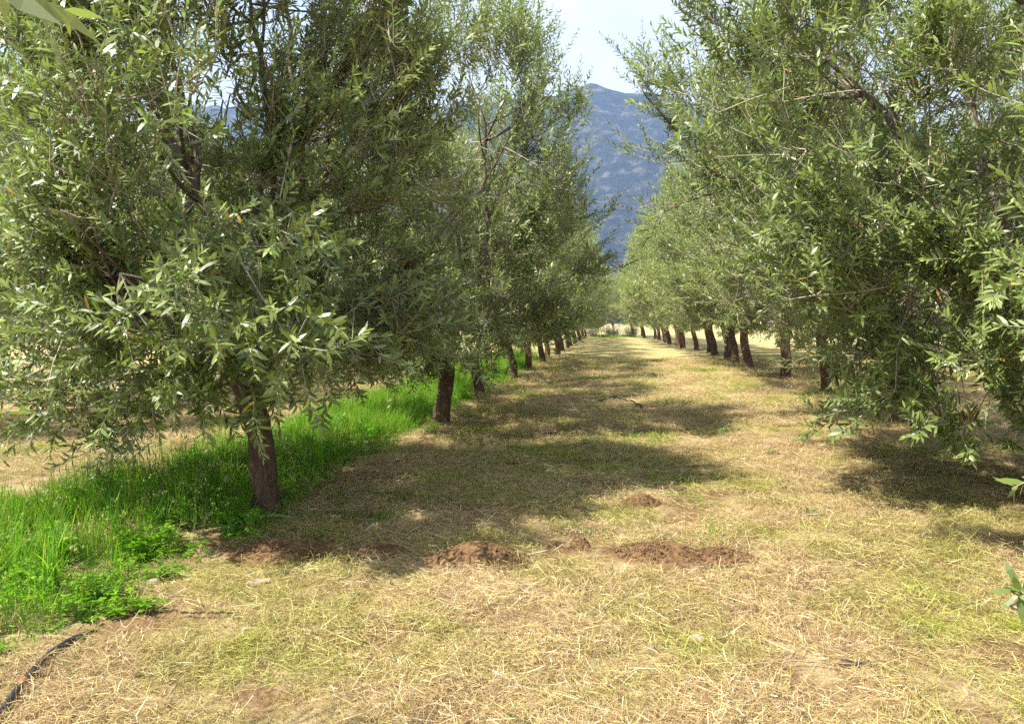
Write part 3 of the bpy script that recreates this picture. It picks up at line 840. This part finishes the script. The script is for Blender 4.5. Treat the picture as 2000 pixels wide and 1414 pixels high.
# the uncut strip under the left row
grasses = [grass_clump(52, .13, .10, .30), grass_clump(52, .13, .14, .42), grass_clump(44, .14, .06, .22), clover_clump(40, .13, .03, .14), clover_clump(30, .13, .04, .20, .034), clover_clump(50, .14, .08, .24, .014)]
parts = []
def grass_zone(y0, y1, dens, s0, s1):
    p = area(gr_, -4.9, -2.5, y0, y1, dens); p = p[vis(p, 1.0)]
    p = p[(p[:, 0] < edge(p[:, 1]) + gr_.normal(0, .11, len(p))) & (p[:, 0] > -4.8 + .15 * np.sin(2 * p[:, 1]))]
    p = p[~on_mound(p[:, 0], p[:, 1], .8)]
    nf = np.array([noise.noise(Vector((a * 1.6, b * 1.6, 21.0))) for a, b in p])
    p = p[gr_.uniform(0, 1, len(p)) < np.clip(.85 + 1.6 * nf, .25, 1)]
    n = len(p)
    low = (p[:, 0] > -3.5 + .25 * np.sin(1.7 * p[:, 1])) & (p[:, 1] < 5.7)      # cropped lower towards the viewer
    pk = np.where(low, gr_.choice([2, 2, 3, 4, 5], n), gr_.choice([0, 1, 1, 0, 4, 5], n))
    a = lay('', p, gr_, grasses, s0, s1, 1.0, .16, 0, pk)
    near = np.clip((edge(p[:, 1]) - p[:, 0]) / .35, .45, 1)
    a[2][:, 2] *= near
    parts.append(a)
grass_zone(2.2, 7.5, 95, .6, 1.25)
grass_zone(7.5, 16, 48, .95, 1.35)
grass_zone(16, 34, 20, 1.2, 1.8)
P_, R_, S_, I_ = cat(parts)
scatter('green_grass', P_, R_, S_, I_, grasses)

# short green regrowth between the straw
tufts = [grass_clump(22, .10, .02, .07, .003, .9), clover_clump(14, .09, .01, .04, .012), grass_clump(14, .07, .03, .09, .003, .7)]
parts = []
def regrowth(x0, x1, y0, y1, dens, s0, s1, thr):
    p = area(gr_, x0, x1, y0, y1, dens); p = p[vis(p)]
    nf = np.array([noise.noise(Vector((a * .55, b * .55, 9.0))) + .35 * noise.noise(Vector((a * 2, b * 2, 2.0))) for a, b in p])
    p = p[(nf > thr) & ~on_mound(p[:, 0], p[:, 1], 1.0) & (p[:, 0] > edge(p[:, 1]))]
    parts.append(lay('', p, gr_, tufts, s0, s1))
regrowth(-2.7, .9, 5.4, 12, 62, .7, 1.4, -.25)
regrowth(-2.7, 5, 2.4, 5.5, 12, .5, 1.0, .10)
regrowth(.9, 9, 5.5, 14, 9, .6, 1.2, .12)
regrowth(-3, 12, 14, 34, 5, 1.2, 2.2, .05)
P_, R_, S_, I_ = cat(parts)
scatter('short_regrowth_grass', P_, R_, S_, I_, tufts)

# nodding seed heads above the uncut strip
def seed_stem():
    a = Acc()
    for k in range(7):
        az = rs.uniform(0, 6.283); h = rs.uniform(.22, .42); d = np.array([math.cos(az), math.sin(az), 0]); p0 = np.array([rs.normal(0, .05), rs.normal(0, .05), 0])
        pts = bez(p0, p0 + [0, 0, h], p0 + d * .07 + np.array([0, 0, h * .97]), 6)
        a.add(*tube(pts, .0009, 3, 0, None, False), (.18, .27, .05))
        for q in range(int(rs.integers(1, 4))):
            c0 = pts[-1] + rs.normal(0, .012, 3); c0[2] -= .012
            zz = np.linspace(0, 1, 5); r_ = .0052 * np.sin(np.clip(zz * .92 + .06, 0, 1) * math.pi) + .0004
            pp = c0 + np.stack([zz * .002, zz * 0, -zz * .019], 1)
            a.add(*tube(pp, r_, 5), np.array([.45, .43, .20]) * rs.uniform(.8, 1.2))
    return a.mesh('seed_heads', M['grass'])
stems = [seed_stem() for _ in range(4)]
p = area(gr_, -4.8, -2.85, 3.0, 8.5, 13); p = p[vis(p, .8)]
p = p[gr_.uniform(0, 1, len(p)) < np.clip((-p[:, 0] - 2.5) / 1.2, .15, 1)]
scatter('seeding_grass', *lay('', p, gr_, stems, .8, 1.2, 1.0, .12), stems)

# fallen olive leaves under the trees
def litter():
    a = Acc()
    for (cx, cy__, sx_, n) in ((-1.9, 6.3, .7, 110), (-2.1, 11.3, 1.0, 80), (4.0, 8.5, 1.6, 60), (3.2, 5.0, 1.0, 50), (.5, 5, 2.2, 60)):
        x = gr_.normal(cx, sx_, n); y = gr_.normal(cy__, sx_ * .8, n); az = gr_.uniform(0, 6.283, n)
        ok = (x > edge(y)) & (y > 2.4)
        x, y, az = x[ok], y[ok], az[ok]; m_ = len(x)
        D = nrm(np.stack([np.cos(az), np.sin(az), gr_.normal(0, .18, m_)], 1)); Nn = nrm(np.stack([gr_.normal(0, .3, m_), gr_.normal(0, .3, m_), np.ones(m_)], 1))
        Ln = gr_.uniform(.045, .08, m_)
        c_ = np.array([[.30, .20, .10], [.42, .30, .17], [.35, .33, .26], [.48, .34, .06]])[gr_.choice(4, m_, p=[.4, .3, .2, .1])]
        P = np.stack([x, y, gh(x, y) + gr_.uniform(.02, .045, m_)], 1)
        V, T, C = leaf_arrays(P, D, Nn, Ln, Ln * .24, gr_.uniform(-.2, .25, m_), c_)
        a.V.append(V); a.T.append(T + a.n); a.C.append(C); a.n += len(V)
    tag(add_obj('fallen_leaves', a.mesh('fallen_leaves', M['leaf'])), kind='stuff')
litter()

# ------------------------------------------------------------------ soil mounds
MLAB = ['wide low heap of brown soil beside the foot of the nearest left trunk', 'small heap of loose soil just right of the wide low one', 'steep brown molehill of crumbly soil with a pale twig lying along its foot',
        'broad crumbly brown soil mound right of the alley centre', 'low spill of brown soil on the right flank of the broad mound', 'fist sized heap of soil left of the broad mound', 'small brown soil heap further back in dappled shade', 'patch of bare brown soil half hidden in the green grass']
def lump(rng, r, k=1):
    """rough clod: noisy little ball"""
    v = np.arange(5) * 2 * math.pi / 5
    V = [[0, 0, 1]] + [[.9 * math.cos(b), .9 * math.sin(b), .4] for b in v] + [[.9 * math.cos(b + .63), .9 * math.sin(b + .63), -.4] for b in v]
    V = np.array(V) * rng.uniform(.7, 1.25, (len(V), 1)) * r
    T = [(0, 1 + j, 1 + (j + 1) % 5) for j in range(5)]
    for j in range(5): T += [(1 + j, 6 + j, 1 + (j + 1) % 5), (1 + (j + 1) % 5, 6 + j, 6 + (j + 1) % 5)]
    return V, np.array(T)

for k, (mx_, my_, a, b, h) in enumerate(MOUNDS):
    rng = np.random.default_rng(300 + k)
    root = empty('soil_mound', at_ground(mx_, my_))
    nr, na = 20, 56
    fr = np.linspace(0, 1, nr); th = np.arange(na) * 2 * math.pi / na
    wob = 1 + .10 * np.sin(2 * th + k) + .08 * np.sin(3 * th + 2 * k) + .05 * np.sin(7 * th)
    V = []
    for f in fr:
        for j, t_ in enumerate(th):
            x, y = a * f * wob[j] * math.cos(t_) * 1.08, b * f * wob[j] * math.sin(t_) * 1.08
            z = h * (max(0, 1 - f ** 1.7)) ** 1.05 * (1 + .25 * noise.noise(Vector((x * 6, y * 6, k))))
            z += (.011 * noise.noise(Vector((x * 28, y * 28, k))) + .007 * noise.noise(Vector((x * 60, y * 60, k + 5))))
            V.append((x, y, z - .02 * f - (.02 if f > .96 else 0)))
    T = []
    for i_ in range(nr - 1):
        for j in range(na):
            p, q = i_ * na + j, i_ * na + (j + 1) % na
            T += [(p, p + na, q + na), (p, q + na, q)]
    add_obj('heap', mesh_arr('heap', np.array(V), np.array(T), M['soil'], smooth=False), root)
    ac = Acc()
    for q in range(int(1100 * a * b / .06)):
        f = math.sqrt(rng.uniform()) * (1.05 if q % 6 else 1.4); t_ = rng.uniform(0, 6.283); wj = np.interp(t_, th, wob)
        x, y = a * f * wj * math.cos(t_), b * f * wj * math.sin(t_)
        z = h * max(0, 1 - min(f, 1) ** 1.7) - .012 * f
        V, T = lump(rng, rng.choice([.0035, .005, .008, .014], p=[.48, .36, .13, .03]))
        ac.add(V + [x, y, z + .004], T)
    tag(add_obj('crumbs', ac.mesh('crumbs', M['soil'], False, False), root), kind='stuff')
    tag(root, MLAB[k], 'soil mound', 'soil mounds on the mown ground')

# ------------------------------------------------------------------ small things lying about
def on(p, up=0.0): return np.array([p[0], p[1], float(gh(p[0], p[1])) + up])
def smooth_path(pts, n):
    pts = np.array(pts, float); t = np.linspace(0, len(pts) - 1, n)
    P = np.stack([np.interp(t, range(len(pts)), pts[:, c_]) for c_ in range(3)], 1)
    for _ in range(3): P[1:-1] = (P[:-2] + 2 * P[1:-1] + P[2:]) / 4
    return P

root = empty('irrigation_hose', on((-2.61, 3.43)))
o3 = np.array(root.location)
hp = smooth_path([on((-2.28, 2.1), .02), on((-2.40, 2.5), .025), on((-2.47, 2.75), .028), on((-2.55, 2.94), .03), on((-2.61, 3.18), .032), on((-2.63, 3.36), .024), on((-2.64, 3.55), -.01)], 60)
add_obj('pipe', mesh_arr('pipe', *tube(hp - o3, .0155, 14), M['hose'], smooth=True), root)
kb = int(np.argmin(np.linalg.norm(hp[:, :2] - np.array([-2.56, 2.95]), axis=1)))
add_obj('band', mesh_arr('band', *tube(hp[kb - 1:kb + 2] - o3, .0175, 14), M['band'], smooth=True), root)
tag(root, 'black rubber irrigation hose with a brown band lying in the bottom left corner', 'hose')

def stick(name, pts, r0, r1, mat, label, cat_, n=20, fork=None):
    P = smooth_path(pts, n); rng = np.random.default_rng(int(abs(pts[0][0]) * 1000)); P[1:-1] += rng.normal(0, r0 * .5, (n - 2, 3))
    a = Acc(); a.add(*tube(P, np.linspace(r0, r1, n), 7, .12, rng))
    if fork: 
        i_ = int(n * fork); a.add(*tube(bez(P[i_], P[i_] + np.array([.03, .03, .02]), P[i_] + np.array([.09, .02, .03]), 5), np.linspace(r0 * .6, .001, 5), 5))
    loc = P[0].copy(); a.V = [v - loc for v in a.V]
    return tag(add_obj(name, a.mesh(name, mat, True, False), None, tuple(loc)), label, cat_)
stick('twig', [on((-1.05, 4.53), .02), on((-.85, 4.58), .03), on((-.62, 4.66), .035), on((-.42, 4.78), .04)], .0045, .003, M['stick'], 'thin pale twig curving along the foot of the steep molehill', 'twig', fork=.8)
stick('twig', [on((-2.30, 3.78), .03), on((-2.15, 3.77), .03), on((-1.98, 3.80), .03)], .006, .004, M['darkstick'], 'short dark twig on the straw to the right of the hose', 'twig')
stick('branch', [on((-.20, 15.35), .05), on((.06, 15.7), .09), on((.30, 15.55), .09), on((.62, 14.45), .03)], .020, .016, M['darkstick'], 'dark curved branch lying across the middle of the alley', 'branch')
stick('twig', [on((.55, 3.55), .02), on((.85, 3.62), .03), on((1.15, 3.62), .03)], .005, .003, M['stick'], 'pale dry stalk lying on the straw near the bottom edge', 'twig')

def bark_piece(p, label):
    rng = np.random.default_rng(8); V = []; T = []; n = 12
    for i_ in range(n):
        for j in range(5):
            u = i_ / (n - 1); v = (j - 2) / 2
            V.append(((u - .5) * .24, v * .028 * math.sin(math.pi * (.12 + .8 * u)), .03 + .018 * (1 - v * v) + .012 * math.sin(u * 9) + rng.normal(0, .003)))
    for i_ in range(n - 1):
        for j in range(4):
            a = i_ * 5 + j; T += [(a, a + 5, a + 6), (a, a + 6, a + 1)]
    o = add_obj('bark_piece', mesh_arr('bark_piece', np.array(V), np.array(T), M['darkstick'], smooth=True), None, tuple(on(p)))
    o.scale = (.75, .7, .6); o.rotation_euler = (0.1, 0, .15); md = o.modifiers.new('thick', 'SOLIDIFY'); md.thickness = .005
    tag(o, label, 'bark')
bark_piece((1.17, 3.66), 'curled dark strip of bark on the straw at lower right')

def stone(p, sx, sy, sz, mat, label, seed):
    rng = np.random.default_rng(seed); import bmesh
    bm = bmesh.new(); bmesh.ops.create_icosphere(bm, subdivisions=3, radius=1.0)
    for v in bm.verts:
        k = 1 + .22 * noise.noise(v.co * 1.3 + Vector((seed, 0, 0))) + .08 * noise.noise(v.co * 4 + Vector((0, seed, 0)))
        v.co *= k
        v.co.x *= sx; v.co.y *= sy; v.co.z *= sz
        if v.co.z > .55 * sz: v.co.z = .55 * sz + (v.co.z - .55 * sz) * .4
    me = bpy.data.meshes.new('stone'); bm.to_mesh(me); bm.free(); me.materials.append(mat)
    for q in me.polygons: q.use_smooth = True
    o = add_obj('stone', me, None, tuple(on(p, sz * .45))); o.rotation_euler = (0, 0, rng.uniform(0, 3))
    tag(o, label, 'stone', 'stones on the ground')
stone((-2.79, 4.29), .045, .03, .028, M['stone'], 'small reddish stone at the edge of the green grass', 1)
stone((-2.16, 4.40), .085, .045, .022, M['stone'], 'flat tan stone sunk in straw in front of the wide soil heap', 2)
stone((.45, 3.89), .045, .035, .03, M['stone'], 'rounded tan clod on the straw near the bottom centre right', 3)
stone((-1.72, 5.16), .035, .025, .025, M['stone'], 'small stone sitting on top of the small soil heap', 4)
stone((4.35, 19.3), .13, .09, .06, M['palestone'], 'pale stone on the straw before the first bare right trunk', 5)
stone((4.05, 19.6), .09, .07, .05, M['palestone'], 'smaller pale stone left of the other pale stone', 6)
stone((-1.75, 6.9), .03, .022, .016, M['palestone'], 'tiny white pebble in the shade of the nearest left tree', 7)
stone((-.98, 8.9), .04, .03, .02, M['palestone'], 'tiny white pebble in the shade behind, mid alley', 8)

def leaf_thing(name, p, ln, wd, rz, tint, label, up=.04, bend=.12, tilt=.0, segs=9):
    u = np.linspace(0, 1, segs); prof = np.sin(np.clip(u * .94 + .05, 0, 1) * math.pi) ** .8
    V = []; 
    for i_ in range(segs):
        for v in (-1, 0, 1):
            V.append(((u[i_] - .5) * ln, v * wd / 2 * prof[i_], .012 * abs(v) * wd * 8 + bend * ln * math.sin(u[i_] * math.pi)))
    T = []
    for i_ in range(segs - 1):
        for j in (0, 1):
            a = i_ * 3 + j; T += [(a, a + 3, a + 4), (a, a + 4, a + 1)]
    V = np.array(V)
    o = add_obj(name, mesh_arr(name, V, np.array(T), M['leaf'], np.tile(tint, (len(V), 1)), True), None, tuple(on(p, up)))
    o.rotation_euler = (tilt, 0, rz)
    tag(o, label, 'leaf')
leaf_thing('fallen_leaf', (1.81, 4.27), .085, .022, .1, (.42, .42, .03), 'single bright yellow leaf lying on the straw at lower right')
leaf_thing('strap_leaf', (-2.63, 5.66), .36, .022, .12, (.20, .27, .12), 'long pale green strap leaf arching over the soil at the trunk foot', .03, .14, .5)
leaf_thing('broad_grass_leaf', (-3.72, 4.62), .17, .026, 1.9, (.34, .42, .26), 'broad pale striped leaf standing in the grass at far left', .2, .05, .9)

# small weeds that have come up in the mown strip
def weed(p, n, size, label, tint, erect=.5, group='green weeds in the mown strip'):
    rng = np.random.default_rng(int(abs(p[0] * 77 + p[1] * 13) * 10)); root = empty('weed', on(p, .0))
    st = Acc(); st.add(*tube(np.array([[0, 0, -.01], [0, 0, size * .25], [.01, 0, size * .5]]), .0025, 5))
    add_obj('stem', st.mesh('stem', M['grass'], True), root)
    for k in range(n):
        az = k * 2.4 + rng.normal(0, .2); el = rng.uniform(.1, .9) * erect
        D = nrm(np.array([[math.cos(az), math.sin(az), el]])); Nn = np.array([[-math.cos(az) * el, -math.sin(az) * el, 1.]])
        V, T, C = leaf_arrays(np.zeros((1, 3)), D, nrm(Nn), np.array([size * rng.uniform(.6, 1.1)]), np.array([size * rng.uniform(.22, .34)]), np.array([.2]), np.array([tint]) * rng.uniform(.8, 1.2))
        add_obj('leaf', mesh_arr('leaf', V, T, M['grass'], C), root, (0, 0, .01 + size * .5 * k / n))
    tag(root, label, 'weed', group)
weed((1.67, 11.4), 9, .16, 'bright green weed in the sunlit straw, farthest of the weeds', (.12, .30, .02))
weed((2.54, 10.5), 9, .15, 'bright green weed under the tips of the right hand olive branches', (.12, .30, .02))
weed((1.98, 9.6), 7, .12, 'small green weed left of the right hand olive branch tips', (.12, .28, .02))
weed((1.64, 6.4), 8, .10, 'dark green weed alone in the straw right of the soil mounds', (.05, .16, .02), 1.2)
weed((-2.15, 5.42), 14, .11, 'yellow green rosette weed on bare soil by the nearest left trunk', (.26, .30, .04), .35)
weed((.70, 7.6), 7, .10, 'yellowish seedling between the small soil heap and the sunlit straw', (.26, .36, .03), .7)
weed((-2.86, 5.35), 12, .13, 'leafy bright weed at the corner of the green grass and soil', (.10, .26, .02), .9)

# tall grass tufts at the left edge
def tall_tuft(p, n, h, label, seed):
    rng = np.random.default_rng(seed); root = empty('tall_grass_tuft', on(p))
    for k in range(n):
        az = rng.uniform(0, 6.283); d = np.array([math.cos(az), math.sin(az), 0]); hh = h * rng.uniform(.55, 1.1); l = abs(rng.normal(.12, .16))
        p0 = np.array([rng.normal(0, .03), rng.normal(0, .03), -.01])
        pts = bez(p0, p0 + np.array([0, 0, hh * .6]), p0 + d * hh * l * 1.4 + np.array([0, 0, hh * (1 - .3 * l)]), 7)
        V, T = ribbon(pts, np.array([.6, .9, 1, 1, .85, .6, .1]) * rng.uniform(.005, .010), nrm(np.cross(d, [0, 0, 1.]) + d * rng.normal(0, .4)))
        add_obj('blade', mesh_arr('blade', V, T, M['grass'], np.tile(GCOL[rng.choice(4)] * rng.uniform(.9, 1.4), (len(V), 1)), True), root)
    tag(root, label, 'grass', 'tall grass tufts in the uncut strip')
tall_tuft((-3.20, 3.95), 22, .46, 'tall upright grass tuft at the left edge, nearest to the hose', 1)
tall_tuft((-3.55, 4.45), 18, .44, 'tall grass tuft at far left beside the broad pale leaf', 2)
tall_tuft((-3.05, 4.35), 12, .30, 'shorter grass tuft between the two tall ones and the straw', 3)
tall_tuft((-3.45, 5.7), 16, .45, 'tall grass tuft in the shade left of the nearest trunk', 4)
tall_tuft((-3.2, 6.5), 16, .42, 'tall grass tuft in the shade directly behind the nearest left trunk', 5)

# ------------------------------------------------------------------ what closes the alley far off
def scrub(p, r, h, seed, tint, label):
    rng = np.random.default_rng(seed); root = empty('scrub_bush', at_ground(*p)); st = Acc(); n = 60
    Pl, Dl = [], []
    for k in range(n):
        az = rng.uniform(0, 6.283); rr = r * math.sqrt(rng.uniform()); hh = h * rng.uniform(.5, 1) * (1 - .5 * rr / r)
        pts = bez(np.array([rr * .25 * math.cos(az), rr * .25 * math.sin(az), 0]), np.array([rr * .5 * math.cos(az), rr * .5 * math.sin(az), hh * .7]), np.array([rr * math.cos(az), rr * math.sin(az), hh]), 5)
        st.add(*tube(pts, np.linspace(.02, .006, 5), 3, 0, None, False))
        q = pts[rng.integers(1, 5, 22)] + rng.normal(0, .16, (22, 3)); q[:, 2] = np.maximum(q[:, 2], .03); Pl.append(q)
    Pl = np.vstack(Pl); m_ = len(Pl); D = nrm(rng.normal(0, 1, (m_, 3))); Nn = nrm(np.cross(D, rng.normal(0, 1, (m_, 3))))
    V, T, C = leaf_arrays(Pl, D, Nn, rng.uniform(.12, .24, m_), rng.uniform(.05, .09, m_), np.zeros(m_), np.array(tint) * rng.uniform(.7, 1.3, (m_, 1)), False)
    add_obj('stems', st.mesh('stems', M['twig'], True, False), root); tag(root.children[0], kind='stuff')
    tag(add_obj('foliage', mesh_arr('foliage', V, T, M['scrub'], C), root), kind='stuff')
    tag(root, label, 'bush', 'scrub at the far end of the alley')
for k, (x, y, sc_, wh) in enumerate(((.6, 90.5, 1.15, 'middle'), (-3.2, 92, 1.1, 'left'), (3.9, 91, 1.2, 'right'))):
    o = copy_tree(src[('far', k % 2)], at_ground(x, y), rt.uniform(-.5, .5), sc_)
    tag(o, 'pale sunlit olive tree closing the far end of the alley, %s one' % wh, 'tree', 'olive trees closing the alley')
scrub((-1.9, 88.5), 1.2, 1.7, 1, (.30, .25, .22), 'greyish pink scrub bush at the end of the alley, left one')
scrub((.3, 88), 1.2, 1.5, 2, (.28, .24, .19), 'greyish pink scrub bush at the end of the alley, middle one')
scrub((2.4, 88), 1.2, 1.6, 3, (.24, .25, .14), 'greyish green scrub bush at the end of the alley, right one')
far_tuft = [grass_clump(60, .5, .12, .32, .03)]
p = area(gr_, -1.5, 2.6, 84, 86.5, 4)
scatter('far_grass_fringe', *lay('', p, gr_, far_tuft, .8, 1.2), far_tuft)
